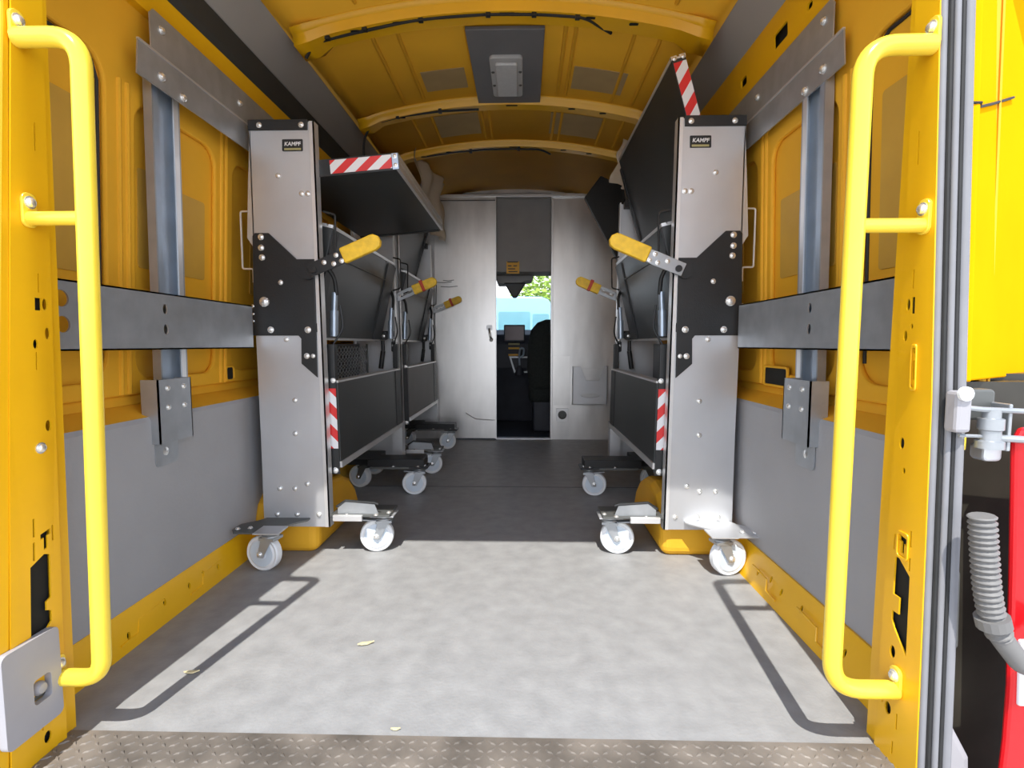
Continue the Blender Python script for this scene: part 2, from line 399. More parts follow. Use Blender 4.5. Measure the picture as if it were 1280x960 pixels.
cable('wiring_cable', 'black cable along the second roof bow that drops down its left end',
      [(-.10, 2.775, 2.005), (-.30, 2.775, 1.998), (-.5, 2.775, 1.975), (-.66, 2.785, 1.94), (-.71, 2.81, 1.88), (-.72, 2.83, 1.72)], .006, [(-.3, 2.775, 1.998), (-.52, 2.775, 1.973)])
cable('wiring_cable', 'thin black cable along the farthest roof bow above the partition',
      [(-.48, 3.355, 1.975), (-.3, 3.345, 1.995), (-.1, 3.345, 2.012), (.1, 3.345, 2.012), (.24, 3.345, 2.008), (.30, 3.39, 1.995)], .006, [(-.2, 3.345, 2.0), (.1, 3.345, 2.012)])

# grey panel with the lamp between the first two bows
pn = struct('trim_5', MB().box(CX - .15, CX + .165, 2.14, 2.78, 2.030, 2.046), STRW, bevel=.003)
pn['label'] = 'grey ceiling panel that carries the lamp'
lamp = thing('ceiling_lamp', 'rectangular translucent ceiling lamp screwed to the grey roof panel', 'lamp', (.055, 2.49, 2.03))
obj('lamp_body', MB().plate(rrect(-.072, .072, -.175, .175, .018), (), (.055, 2.49, 2.031), (1,0,0), (0,1,0), (0,0,-1), .016), LAMPB, lamp, bevel=.004)
obj('lens', MB().plate(rrect(-.048, .048, -.145, .145, .012), (), (.055, 2.49, 2.015), (1,0,0), (0,1,0), (0,0,-1), .014), WHP, lamp, bevel=.005)
for x in (-.061, .061):
    for y in (-.06, .06): bolt(lamp, (.055 + x, 2.49 + y, 2.016), .006, (0,0,-1), 'screw', DKST)

# ------------------------------------------------------------------ rear opening: pillars, header, body outside
def pillar_left():
    Xl = lambda z: -.795 + .036 * max(z, -.2)
    Yo = lambda z: .888 + .040 * max(z, -.2)
    yw = lambda y, z: .978 - (1 - y) * (1 - Yo(z)) / .10
    h = [rect(.962, .966, 1.15, 1.20), rect(.955, .972, .862, .885), circ(.981, .874, .007, 12, .011), circ(.986, .82, .007, 12, .011), circ(.955, .80, .006, 12, .009),
         rect(.964, .967, .895, .93), rect(.955, .958, .752, .785), circ(.982, .645, .007, 12, .011), rect(.942, .946, .44, .475), rect(.942, .946, .395, .43), rect(.983, .987, .42, .45),
         [(.958,.440),(.980,.446),(.980,.436),(.973,.434),(.973,.410),(.965,.408),(.965,.432),(.958,.430)],
         [(.936,.385),(.965,.400),(.978,.395),(.978,.310),(.968,.305),(.968,.288),(.978,.283),(.978,.262),(.966,.250),(.936,.235)],
         circ(.965, .035, .007, 12, .012), rect(.955,.957,.055,.075)]
    mb = MB().plate([(.895, -.3), (1.0, -.3), (1.0, .7), (1.0, 1.95), (.895, 1.95), (.895, .7)], h, (0,0,0), (0,1,0), (0,0,1), (-1,0,0), .003)
    mb.warp(lambda c: V((Xl(c.z) + c.x, yw(c.y, c.z), c.z)))
    p = struct('pillar', mb, YEL); p['label'] = 'yellow rear door pillar behind the grey lock cover'
    mb = MB().box(-.012, -.008, .99, 1.0, -.1, 1.95).box(-.30, -.008, .99, 1.03, -.1, 1.95); mb.warp(lambda c: V((Xl(c.z) + c.x, yw(c.y, c.z), c.z)))
    pr_ = struct('trim_6' if 'trim_6' not in WL else 'trim_7', mb, YEL)
    mb = MB().box(-.05, -.012, .90, .985, -.05, 1.9); mb.warp(lambda c: V((Xl(c.z) + c.x, yw(c.y, c.z), c.z))); struct('shade_backing', mb, DARK, p)  # solid dark box, paints the pillar holes as if in deep shade
    mb = MB().box(-.30, -.004, .868, .896, -.3, 1.95); mb.warp(lambda c: V((Xl(c.z) + c.x, yw(c.y, c.z), c.z))); struct('pillar_flange', mb, YEL, p, bevel=.004)
    bolt(p, (Xl(.605), .945, .605), .008, (1,0,0))
    return Xl
Xl = pillar_left()
def pillar_right():
    Xr = lambda z: .843 - .008 * abs(z - .7)
    Yo = lambda z: .888 + .040 * max(z, -.2)
    yw = lambda y, z: 1 - (1 - y) * (1 - Yo(z)) / .10
    h = [rect(.962, .966, 1.12, 1.18), rect(.955, .966, .855, .885), circ(.976, .872, .006, 12, .011), circ(.981, .815, .006, 12, .010), circ(.962, .832, .004, 10, .005), rect(.961, .965, .90, .935),
         circ(.949, .790, .005, 12, .008), rect(.949, .953, .735, .77),
         circ(.975, .615, .007, 12, .011), circ(.965, .565, .004, 10, .006), rect(.935, .939, .43, .46), rect(.935, .939, .385, .41), rect(.978, .981, .41, .44),
         [(.948,.440),(.966,.444),(.966,.434),(.960,.432),(.960,.412),(.953,.410),(.953,.430),(.948,.428)],
         [(.975,.395),(.968,.402),(.935,.375),(.935,.225),(.968,.262),(.975,.275),(.975,.293),(.958,.293),(.958,.325),(.975,.325)],
         circ(.968, .215, .007, 12, .012), circ(.972, .10, .008, 12, .012), rect(.948, .951, .075, .105), rect(.985,.988,.10,.12), rect(.955,.958,.02,.045)]
    mb = MB().plate([(.90, -.3), (1.0, -.3), (1.0, .7), (1.0, 1.95), (.90, 1.95), (.90, .7)], h, (0,0,0), (0,1,0), (0,0,1), (1,0,0), .003)
    mb.warp(lambda c: V((Xr(c.z) + c.x, yw(c.y, c.z), c.z)))
    p = struct('pillar', mb, YEL); p['label'] = 'yellow rear door pillar beside the ribbed grey door seal'
    mb = MB().box(.008, .13, .99, 1.03, -.1, 1.95); mb.warp(lambda c: V((Xr(c.z) + c.x, yw(c.y, c.z), c.z))); pr_ = struct('trim_6' if 'trim_6' not in WL else 'trim_7', mb, YEL)
    mb = MB().box(.012, .018, .935, .985, -.05, 1.9); mb.warp(lambda c: V((Xr(c.z) + c.x, yw(c.y, c.z), c.z))); struct('shade_backing', mb, DARK, p)  # thin dark backing that colours the pillar holes as shade
    mb = MB().plate(rrect(.940, .958, .715, .80, .006), [rrect(.9435, .9545, .722, .793, .004)], (0,0,0), (0,1,0), (0,0,1), (-1,0,0), .004); mb.warp(lambda c: V((Xr(c.z) + c.x, yw(c.y, c.z), c.z)))
    struct('pressed_rim', mb, YEL, p, bevel=.002)
    mb = MB().plate(rrect(.940, .972, .40, .452, .008), [rrect(.944, .968, .405, .447, .006)], (0,0,0), (0,1,0), (0,0,1), (-1,0,0), .003); mb.warp(lambda c: V((Xr(c.z) + c.x, yw(c.y, c.z), c.z)))
    struct('pressed_rim', mb, YEL, p, bevel=.001)
    return Xr
Xr = pillar_right()
# header with rounded corners over the opening
hp = [(-1.05, 2.10), (1.15, 2.10), (1.15, 1.60), (.886, 1.60)]
for k in range(9):
    a = math.radians(90 * k / 8); hp.append((.886 - .16 * (1 - math.cos(a)), 1.72 + .16 * math.sin(a)))
for k in range(9):
    a = math.radians(90 - 90 * k / 8); hp.append((-.805 + .16 * (1 - math.cos(a)), 1.72 + .16 * math.sin(a)))
hp += [(-.805, 1.60), (-1.05, 1.60)]
struct('lintel', MB().plate(hp, (), (0, .955, 0), t=.05), YEL)

def handle(s, Xf, label):
    z1, z2, z3 = (1.330, 1.025, .140) if s < 0 else (1.312, 1.008, .150)
    xe = lambda z: Xf(z) - s * .002
    xin = (-.632, -.700) if s < 0 else (.719, .716)     # bar leans with the pillar
    yz = lambda z: (.925 + .04 * (1.33 - z) / 1.19) if s < 0 else .95
    t = thing('grab_handle', label, 'handle', (xin[1], yz(z3), z3))
    path = fillet([(xe(z1), yz(z1), z1), (xin[0], yz(z1), z1), (xin[1], yz(z3), z3), (xe(z3), yz(z3), z3)], .10, 10)
    obj('rail', MB().tube(path, .0165, 16), TUBE, t, smooth=True)
    xm = xin[0] + (xin[1] - xin[0]) * (z1 - z2) / (z1 - z3)
    obj('cross_bar', MB().tube([(xe(z2), yz(z2), z2), (xm, yz(z2), z2)], .0125, 14), TUBE, t, smooth=True)
    for z in (z1, z2, z3):
        up = 1 if (s > 0 or z > .5) else 1
        o = obj('bracket', MB().plate(rrect(-.014, .014, -.016, .045, .012), (), (xe(z) + s * .002, yz(z), z), (0,1,0), (0,0,1), (-s,0,0), .006), TUBE, t, bevel=.001)
        bolt(o, (xe(z) - s * .004, yz(z), z + .028), .0085, (-s, 0, 0))
handle(-1, Xl, 'yellow tubular grab handle bolted to the pillar above the grey lock cover')
handle(1, Xr, 'yellow tubular grab handle bolted to the pillar next to the door seal')

lc = thing('lock_cover', 'grey plastic lock cover with a square recess on the pillar by the floor', 'cover', (-.80, .93, .05))
mb = MB().plate(rrect(-.055, .058, 0, .178, .012), [rrect(.0, .036, .050, .098, .008)], (0,0,0), (0,1,0), (0,0,1), (1,0,0), .014)
mb.warp(lambda c: V((-.789 + c.x, .900 + c.y, .075 + c.z))); obj('cover_plate', mb, PLG, lc, bevel=.003)
mb = MB().box(-.006, -.001, .0, .036, .05, .098); mb.warp(lambda c: V((-.789 + c.x, .900 + c.y, .075 + c.z))); obj('recess', mb, DKST, lc)
obj('striker', MB().lathe((-.789, .920, .148), (1,0,0), [(.013,0),(.013,.006),(.009,.012),(.002,.013)], 16), PLG, lc, smooth=True)

# door seal: three grey ribs with dark grooves
sl = thing('door_seal', 'ribbed grey rubber door seal running up the rear pillar', 'seal', (.86, .885, -.2))
zs = [-.3, 0, .3, .7, 1.1, 1.5, 1.9]
def xs_(z): return Xr(z) + .004
def ys_(z): return .040 * max(z, -.2)
obj('seal_strip', MB().tube([(xs_(z) + .022, .893 + ys_(z), z) for z in zs], .0165, 10).tube([(xs_(z) + .004, .889 + ys_(z), z) for z in zs], .006, 10).tube([(xs_(z) + .017, .876 + ys_(z), z) for z in zs], .005, 10).tube([(xs_(z) + .034, .874 + ys_(z), z) for z in zs], .008, 10), SEAL, sl, smooth=True)
obj('groove', MB().tube([(xs_(z) + .011, .882 + ys_(z), z) for z in zs], .0045, 8).tube([(xs_(z) + .0245, .874 + ys_(z), z) for z in zs], .004, 8), RUB, sl)
# body outside of the seal
bx = lambda z: .882
mb = MB(); prof = [(0, .90), (.004, .880), (.020, .878), (.026, .886), (.034, .900), (.09, .938), (.25, 1.045), (.50, 1.20), (.50, 1.3), (.16, 1.3), (.15, 1.03), (.0, .97)]
for z0, z1 in ((.735, 1.95),):
    rows = [[mb.bm.verts.new((bx(z) + x, y + .04 * z, z)) for x, y in prof] for z in (z0, z1)]
    for i in range(len(prof)): mb.bm.faces.new((rows[0][i], rows[0][(i+1) % len(prof)], rows[1][(i+1) % len(prof)], rows[1][i]))
    mb.bm.faces.new(rows[0][::-1]); mb.bm.faces.new(rows[1])
body = struct('wall_rear', mb, YELB, bevel=.003)
body['label'] = 'yellow body corner outside the door seal'
p = [(.886, .927, 1.205), (.904, .927, 1.205), (.916, .945, 1.206), (.972, .984, 1.228), (1.06, 1.044, 1.265)]
struct('panel_gap', MB().tube(p, .0025, 6), RUB, body)
rec = struct('trim_8', MB().box(.885, 1.25, .985, 1.05, -.4, .73).box(1.03, 1.6, 1.04, 1.4, -.4, .742), RECM)
rec['label'] = 'dark plastic recess below the yellow body corner'
struct('body_foot', MB().plate([(.885, -.3), (.985, -.3), (.96, .04), (.91, .13), (.885, .15)], (), (0, .92, 0), t=.06), PLG, rec, bevel=.02)

hg = thing('hinge_assembly', 'zinc door hinge with two rods in the black recess beside the red lamp', 'hinge', (.93, .92, .6))
obj('hinge_cover', MB().plate(rrect(.892, .952, .668, .722, .008), (), (0, .915, 0), t=.03), DKST, hg, bevel=.004)
obj('hinge_foot', MB().plate(rrect(.925, .957, .598, .628, .008), (), (0, .90, 0), t=.03), ALU, hg, bevel=.004)
obj('hinge_barrel', MB().lathe((.920, .885, .625), (0,0,1), [(.020,0),(.020,.012),(.015,.014),(.015,.03),(.018,.032),(.018,.05),(.013,.052),(.013,.066)], 16), GALV, hg, smooth=True)
obj('hinge_rod', MB().tube([(.868, .885, .694), (.90, .88, .691), (1.10, .875, .683)], .0045, 8), GALV, hg, smooth=True)
obj('hinge_rod', MB().tube([(.925, .88, .643), (1.10, .875, .634)], .006, 8), GALV, hg, smooth=True)
obj('hinge_arm', MB().box(.945, .951, .88, .92, .62, .70), GALV, hg, bevel=.002)
obj('hinge_wire', MB().tube([(.868, .885, .646), (.91, .885, .645)], .003, 6), GALV, hg)
lt = thing('door_catch', 'grey door catch with a round white button beside the seal', 'catch', (.863, .88, .65))
obj('catch_body', MB().box(.852, .878, .872, .90, .652, .722), PLG, lt, bevel=.006)
obj('button', MB().lathe((.862, .872, .718), (0,-1,0), [(.012,0),(.012,.006),(.008,.008),(.003,.008)], 18), NYL, lt, smooth=True)
struct('marker', MB().box(.883, .895, .90, .915, .618, .642), TUBE, rec, bevel=.002)
# lower hardware shapes in the recess
struct('body_bracket', MB().plate([(.875, .20), (.875, .56), (.885, .55), (.905, .47), (.935, .38), (.94, .24), (.905, .22)], (), (0, .94, 0), t=.02), DKST, rec, bevel=.004)
struct('recess_patch', MB().plate([(.912, .56), (.912, .62), (.935, .625), (.925, .56)], (), (0, .95, 0), t=.01), PLG, rec)
struct('recess_patch', MB().plate(rect(.912, .926, .505, .54), (), (0, .95, 0), t=.01), DKST, rec)
hs = thing('corrugated_hose', 'grey corrugated hose curving down beside the black recess', 'hose', (.9, .835, .3))
hp_ = fillet([(.872, .835, .525), (.888, .835, .40), (.905, .835, .335), (.955, .835, .272), (.985, .835, .277), (1.05, .835, .32)], .05, 8)
pts = []; rads = []
for i in range(len(hp_) - 1):
    d = (hp_[i+1] - hp_[i]).length; n = max(2, int(d / .0018))
    for k in range(n): pts.append(hp_[i].lerp(hp_[i+1], k / n))
acc = 0
for i, p in enumerate(pts):
    if i: acc += (p - pts[i-1]).length
    smoothz = .21 < acc < .30
    rads.append(.0165 if smoothz else .0175 + .0022 * math.sin(acc / .0095 * 2 * math.pi))
obj('hose_wall', MB().tube(pts, rads, 14), HOSE, hs, smooth=True)
obj('hose_clamp', MB().tube([(.899, .835, .357), (.904, .835, .340)], .024, 16), HOSE, hs)
tl = thing('tail_light', 'red tail light at the right edge outside the van', 'light', (1.02, .90, -.3))
mb = MB().plate([(.975, -.35), (1.20, -.35), (1.20, .66), (.972, .66), (.962, .635), (.975, .40), (.985, .2), (.985, .1), (.982, .02)], (), (0, .885, 0), t=.012); obj('red_lens', mb, REDL, tl, bevel=.008)
obj('clear_lens', MB().plate([(.998, .17), (1.15, .17), (1.15, .29), (.992, .29)], (), (0, .88, 0), t=.01), NYL, tl, bevel=.003)

# ------------------------------------------------------------------ rails, strut channels and brackets along the walls
def side_hardware(s):
    xr = -.845 if s < 0 else .893
    tag = 'opposite the door seal' if s < 0 else 'nearer the door seal'
    side = 'over the wall by the lock cover' if s < 0 else 'on the wall by the door seal'
    y0 = 1.045
    holes = [circ(1.09 if s < 0 else 1.066, .842 if s < 0 else .828, .018, 18), circ(1.09 if s < 0 else 1.066, .897 if s < 0 else .883, .018, 18), circ(1.41, .84, .010, 14, .014), circ(1.41, .895, .010, 14, .014)]
    r_ = thing('support_rail', 'galvanised horizontal rail with round holes ' + side, 'rail', (xr, 1.5, .79), 'horizontal wall rails')
    obj('rail_web', MB().plate(rect(y0, 1.868, .785, .938), holes, (xr, 0, 0), (0,1,0), (0,0,1), (s,0,0), .004), GALV, r_)
    obj('rail_flange', MB().box(*sorted((xr, xr + s * .035)), y0, 1.868, .785, .789), GALV, r_)
    obj('rail_flange', MB().box(*sorted((xr, xr + s * .035)), y0, 1.868, .934, .938), GALV, r_)
    # vertical channel
    xc = -.912 if s < 0 else .958
    lean = lambda z: s * .016 * (z - .62) * -1
    ch = thing('strut_channel', 'vertical zinc strut channel behind the rail ' + side, 'channel', (xc, 1.5, .62), 'vertical wall channels')
    def C_(mb): return mb.warp(lambda c: V((c.x + lean(c.z), c.y, c.z)))
    a, b2 = 1.474, 1.592
    xo = xc + s * .024
    obj('channel_side', C_(MB().box(*sorted((xc, xo)), a, a + .006, .60, 1.60)), GALV, ch)
    obj('channel_side', C_(MB().box(*sorted((xc, xo)), b2 - .006, b2, .60, 1.60)), GALV, ch)
    obj('channel_back', C_(MB().box(*sorted((xo - s * .004, xo)), a + .006, b2 - .006, .60, 1.60)), GALB, ch)
    obj('channel_lip', C_(MB().box(*sorted((xc, xc + s * .004)), a + .006, a + .026, .60, 1.60)), GALB, ch)
    obj('channel_lip', C_(MB().box(*sorted((xc, xc + s * .004)), b2 - .026, b2 - .006, .60, 1.60)), ALUB, ch)
    # foot bracket
    xf = -.878 if s < 0 else .905
    ft = thing('foot_bracket', 'galvanised foot bracket of the zinc channel ' + side, 'bracket', (xf, 1.5, .45), 'channel foot brackets')
    obj('bracket_shell', MB().box(*sorted((xf, xf + s * .004)), 1.412, 1.555, .52, .70).box(*sorted((xf, xf + s * .05)), 1.412, 1.416, .52, .70).box(*sorted((xf, xf + s * .05)), 1.551, 1.555, .52, .70), GALV, ft)
    obj('bracket_tab', MB().plate(rrect(1.42, 1.515, .452, .53, .012), [circ(1.46, .492, .009, 14)], (xf + s * .022, 0, 0), (0,1,0), (0,0,1), (s,0,0), .004), GALV, ft)
    obj('plug', MB().lathe((xf + s * .026, 1.462, .491), (-s,0,0), [(.012,0),(.012,.004),(.004,.006)], 14), CHR, ft)
    for y in (1.45, 1.52):
        for z in (.62, .675): bolt(ft, (xf, y, z), .0065, (-s,0,0))
    # upper bracket plate, folded
    xu = -.878 if s < 0 else .946
    ub = thing('upper_bracket', 'folded dark steel bracket plate under the roof edge ' + side, 'bracket', (xu, 1.6, 1.5), 'upper wall brackets')
    obj('bracket_plate', MB().plate([(1.455, 1.595), (3.0, 1.595), (3.0, 1.70), (1.47, 1.712), (1.455, 1.695)], (), (xu, 0, 0), (0,1,0), (0,0,1), (s,0,0), .004), GALV, ub)
    obj('bracket_flange', MB().hexa([(xu - s*.004, 1.39, 1.505), (xu - s*.004, 3.0, 1.505), (xu, 3.0, 1.505), (xu, 1.39, 1.505),
                                      (xu - s*.004, 1.40, 1.597), (xu - s*.004, 3.0, 1.597), (xu, 3.0, 1.597), (xu, 1.40, 1.597)]), GALV, ub)
    obj('bracket_fold', MB().box(*sorted((xu - s * .006, xu + s * .001)), 1.40, 3.0, 1.594, 1.600), ALU, ub)
    for y, z in ((1.50, 1.672), (1.90, 1.655)): bolt(ub, (xu, y, z), .009, (-s,0,0))
    for y, z in ((1.485, 1.54), (1.575, 1.525)): bolt(ub, (xu - s * .004, y, z), .010, (-s,0,0))
side_hardware(-1); side_hardware(1)

# ------------------------------------------------------------------ wheel arches
for s in (-1, 1):
    pr = [(1.92, -.002), (1.93, .10), (1.96, .18), (2.02, .226), (2.12, .242), (2.24, .228), (2.33, .19), (2.40, .13), (2.44, .06), (2.45, -.002)]
    mb = MB().plate(pr, (), (s * .655, 0, 0), (0,1,0), (0,0,1), (s,0,0), .262)
    w = struct('wheel_arch', mb, YELIN, bevel=.035, seg=4); w['label'] = 'yellow wheel arch under the shelf rack'

# ------------------------------------------------------------------ folding shelf racks on castors
RC = .03
def rack(s, dy, upper_up, label, front_detail=True, mesh=False, seamside=None):
    X = lambda v: RC + s * v
    P = lambda v, y, z: V((X(v), y + dy, z))
    t = thing('shelf_rack', label, 'shelf rack', P(.75, 2.45, 0), 'folding shelf racks')
    U = V((s, 0, 0)); UP = V((0, 0, 1)); IN = V((0, 1, 0))
    def wv(v, z): return (v + .0185 - .0226 * z, .995 * z - .020)
    P0 = P
    def pl(pts, y, th, holes=()): return MB().plate([wv(*q) for q in pts], [[wv(*q) for q in h] for h in holes], (RC, y + dy, 0), U, UP, IN, th)
    inner = lambda z: .667 - .053 * (1.618 - z) / 1.485
    def end(y, sg):                                # sg=+1: outer face towards the rear doors; -1: other end
        th = .005 * sg; F_ = (0, -sg, 0)
        def P(v, y, z): v, z = wv(v, z); return P0(v, y, z)
        up = obj('upper_panel', pl([(.672, 1.616), (.893, 1.616), (.903, 1.40), (.909, 1.21), (.889, 1.18), (.886, .90), (.645, .90)], y, th), ALU, t)
        lo = obj('lower_panel', pl([(.640, .868), (.882, .868), (.857, .133), (.614, .133)], y - .001 * sg, th), ALU, t)
        ps = MB().hexa([P(inner(1.618), y - .004*sg, 1.618), P(inner(1.618) - .006, y - .004*sg, 1.618), P(inner(1.618) - .006, y + .035*sg, 1.618), P(inner(1.618), y + .035*sg, 1.618),
                        P(inner(.133), y - .004*sg, .133), P(inner(.133) - .006, y - .004*sg, .133), P(inner(.133) - .006, y + .035*sg, .133), P(inner(.133), y + .035*sg, .133)])
        ps.hexa([P(inner(1.618) + .012, y - .004*sg, 1.618), P(inner(1.618) - .006, y - .004*sg, 1.618), P(inner(1.618) - .006, y - .001*sg, 1.618), P(inner(1.618) + .012, y - .001*sg, 1.618),
                 P(inner(.133) + .012, y - .004*sg, .133), P(inner(.133) - .006, y - .004*sg, .133), P(inner(.133) - .006, y - .001*sg, .133), P(inner(.133) + .012, y - .001*sg, .133)])
        obj('post', ps, ALUB, t)
        obj('outer_flange', MB().hexa([P(.893, y, 1.60), P(.897, y, 1.60), P(.897, y + .05*sg, 1.60), P(.893, y + .05*sg, 1.60), P(.857, y, .14), P(.861, y, .14), P(.861, y + .05*sg, .14), P(.857, y + .05*sg, .14)]), ALU, t)
        cap = obj('top_cap', pl([(.684, 1.588), (.898, 1.588), (.898, 1.624), (.684, 1.624)], y - .007*sg, .07*sg), BLK, t, bevel=.002)
        for v in (.705, .856): bolt(cap, P(v, y - .007*sg, 1.604), .0075, F_)
        hp = obj('hinge_plate', pl([(.886, 1.215), (.878, 1.226), (.828, 1.226), (.726, 1.132), (.662, 1.132), (.652, .70), (.711, .752), (.711, .843), (.721, .855), (.907, .855), (.907, .93), (.886, .96)], y - .008*sg, .007*sg), BLK, t, bevel=.0015)
        obj('hinge_cover', pl([(.655, .862), (.90, .862), (.90, .885), (.655, .885)], y - .010*sg, .004*sg), BLK, hp)
        for v, z, rr in ((.854, 1.211, .0085), (.854, 1.173, .0085), (.851, 1.138, .0085), (.784, 1.048, .007), (.845, .978, .0135), (.822, .876, .009), (.685, .876, .009), (.690, .780, .008), (.667, .780, .006)):
            bolt(hp, P(v, y - .0085*sg, z), rr, F_)
        obj('pivot_boss', MB().cyl(P(.682, y - .006*sg, 1.083), P(.682, y - .02*sg, 1.083), .026, 20).cyl(P(.655, y - .004*sg, 1.09), P(.655, y - .036*sg, 1.09), .012, 16), BLK, hp, smooth=True)
        for v, z in ((.793, 1.43), (.708, 1.366), (.686, 1.366)): bolt(up, P(v, y, z), .0075, F_)
        for v, z in ((.769, .841), (.739, .615), (.739, .49), (.80, .28), (.742, .28), (.695, .298), (.81, .18), (.735, .18), (.652, .18)): bolt(lo, P(v, y - .001*sg, z), .0075, F_)
        bd = obj('badge', pl(rrect(.702, .776, 1.515, 1.556, .003), y - .003*sg, .003*sg), BLK, t)
        if sg > 0:
            textmesh('lettering', 'KAMPF', .019, WHT, bd, P(.739, y - .0036, 1.539), (math.pi/2, 0, 0), .15)
            obj('badge_line', pl(rect(.708, .768, 1.518, 1.525), y - .0038, .001), OLV, bd)
        # carrying handles
        obj('wire_handle', MB().tube(fillet([P(.898, y + .01*sg, 1.307), P(.938, y + .01*sg, 1.307), P(.933, y + .01*sg, 1.10), P(.893, y + .01*sg, 1.10), P(.893, y + .01*sg, 1.05)], .008, 3), .0035, 8), ALUB, t, smooth=True)
        obj('wire_handle', MB().tube(fillet([P(.65, y + .05*sg, 1.315), P(.607, y + .055*sg, 1.305), P(.607, y + .055*sg, 1.14), P(.65, y + .05*sg, 1.13)], .01, 3), .004, 8), BLK, t, smooth=True)
        obj('hinge_block', MB().box(*sorted((X(.612), X(.64))), *sorted((y + dy + .055*sg, y + dy + .09*sg)), .64, .80), BLK, t, bevel=.003)
        # wall bracket tab onto the rail
        wb = obj('wall_bracket', pl([(.884, .945), (.885, .865), (.925, .86), (.93, .88), (.93, .93), (.905, .965)], y + .002*sg, .03*sg), BLK, t, bevel=.004)
        for z in (.962, .934, .908): bolt(wb, P(.888, y - .004*sg, z), .0055, F_)
        if dy and sg > 0: return
        # operating lever
        ang = math.radians(23); d = V((-s * math.cos(ang), 0, math.sin(ang))); n2 = V((s * math.sin(ang), 0, math.cos(ang))); o = P(.655, y - .030*sg, 1.093)
        arm = obj('lever', MB().plate([(-.02, -.022), (.09, -.026), (.15, -.02), (.15, .02), (.09, .024), (-.02, .024)], [rect(.03, .11, -.008, .008)] if sg < 0 else [], o, d, n2, (0, .006*sg, 0), 1), BLK if (s < 0 and dy == 0 and sg > 0) else GALV, t, bevel=.001)
        obj('grip', MB().plate([(.115, -.028), (.235, -.028), (.255, -.022), (.264, -.005), (.262, .012), (.248, .026), (.235, .028), (.115, .028)], (), o + V((0, -.012*sg, 0)), d, n2, (0, .026*sg, 0), 1), GRIPY, arm, bevel=.005)
        if sg < 0: obj('grip_band', MB().plate(rect(.165, .185, -.03, .036), (), o + V((0, -.014*sg, 0)), d, n2, (0, .03*sg, 0), 1), RED, arm, bevel=.003)
        for a, b3 in ((.045, .006), (.075, -.012), (.095, .012), (.105, -.014)): bolt(arm, o + d * a + n2 * b3 + V((0, -.0005*sg, 0)), .0065, F_)
    end(1.90, 1); end(3.03, -1)
    # the three shelves
    def shelf(name, hv, hz, ang, ln, th, y0, y1, m, trim_inner=True):
        a = math.radians(ang); d = V((-s * math.cos(a), 0, math.sin(a))); n2 = V((-s * math.sin(a), 0, -math.cos(a))) * 1.0   # n2 points to the underside
        o = P(hv, y0, hz)
        sh = obj(name, MB().plate(rect(0, ln - .012, 0, th), (), o, d, n2, (0, 1, 0), y1 - y0), m, t, bevel=.002)
        tr_ = MB().plate(rect(ln - .012, ln, -.001, th * .42), (), o, d, n2, (0,1,0), y1 - y0).plate(rect(ln - .012, ln, th * .58, th + .001), (), o, d, n2, (0,1,0), y1 - y0).plate(rect(ln - .012, ln - .006, th * .42, th * .58), (), o, d, n2, (0,1,0), y1 - y0)
        obj('edge_trim', tr_, ALUB, sh)
        return sh, o, d, n2
    if upper_up: sh, o, d, n2 = shelf('upper_shelf', .807, 1.345, 74, .498, .05, 1.93, 2.95, BLKP)
    else: sh, o, d, n2 = shelf('upper_shelf', .81, 1.450, 4.8, .460, .056, 1.93, 2.95, BLKP)
    if not upper_up:
        q = o + V((0, -.003, 0)) + d * .208 + n2 * .051
        obj('end_rail', MB().plate(rect(.0, .460, -.002, .058), (), o + V((0, -.0015, 0)), d, n2, (0, 1, 0), .001), BLK, sh)
        obj('end_tip', MB().plate(rect(.436, .458, .0, .056), (), o + V((0, -.003, 0)), d, n2, (0, 1, 0), .002), GALB, sh)
        stripe(sh, q if s > 0 else q, d, -n2, .226, .048, (0, 1, 0), .086, 1.25, .45)
    else:
        q = o + V((0, -.003, 0)) + d * .235 + n2 * .002
        stripe(sh, q, d, n2, .238, .046, (0, 1, 0), .082, -1.0, .45)
    for b3 in (.01, .042): bolt(sh, o + d * (.487 if upper_up else .447) + n2 * b3 + V((0, -.003, 0)), .006)
    obj('shelf_border', MB().plate(rect(.0, .44, .056, .060), (), o + V((0, .99, 0)), d, n2, (0, 1, 0), .03), BLK, sh)
    ms, o, d, n2 = shelf('middle_shelf', .748, .835, 77, .43, .04, 1.975, 2.93, BLKP)
    obj('shelf_border', MB().plate(rect(.0, .41, .04, .047), (), o, d, n2, (0, 1, 0), .06), BLK, ms)
    obj('shelf_border', MB().plate(rect(.0, .41, .04, .047), (), o + V((0, .80, 0)), d, n2, (0, 1, 0), .155), BLK, ms)
    obj('edge_trim', MB().plate(rect(-.01, .0, .0, .042), (), o, d, n2, (0,1,0), .955), ALUB, ms)
    obj('edge_trim', MB().plate(rect(.32, .325, .04, .046), (), o, d, n2, (0,1,0), .955), DKST, ms)
    a = math.radians(-89); d = V((-s * math.cos(a), 0, math.sin(a))); n2 = V((-s * math.sin(-a), 0, math.cos(a)))
    n2 = V((s * math.sin(-a), 0, math.cos(a))); o = P(.602, 1.952, .662)
    ls = obj('lower_shelf', MB().plate(rect(.008, .312, 0, .032), (), o, d, n2, (0,1,0), .998), GREYF if dy else BLKP, t, bevel=.002)
    obj('edge_trim', MB().plate(rect(0, .008, -.002, .034), (), o, d, n2, (0,1,0), .998), ALUB, ls)
    obj('edge_trim', MB().plate(rect(.312, .335, -.004, .012), (), o, d, n2, (0,1,0), .998).plate(rect(.312, .335, .018, .034), (), o, d, n2, (0,1,0), .998).plate(rect(.314, .33, .01, .02), (), o, d, n2, (0,1,0), .998), ALUB, ls)
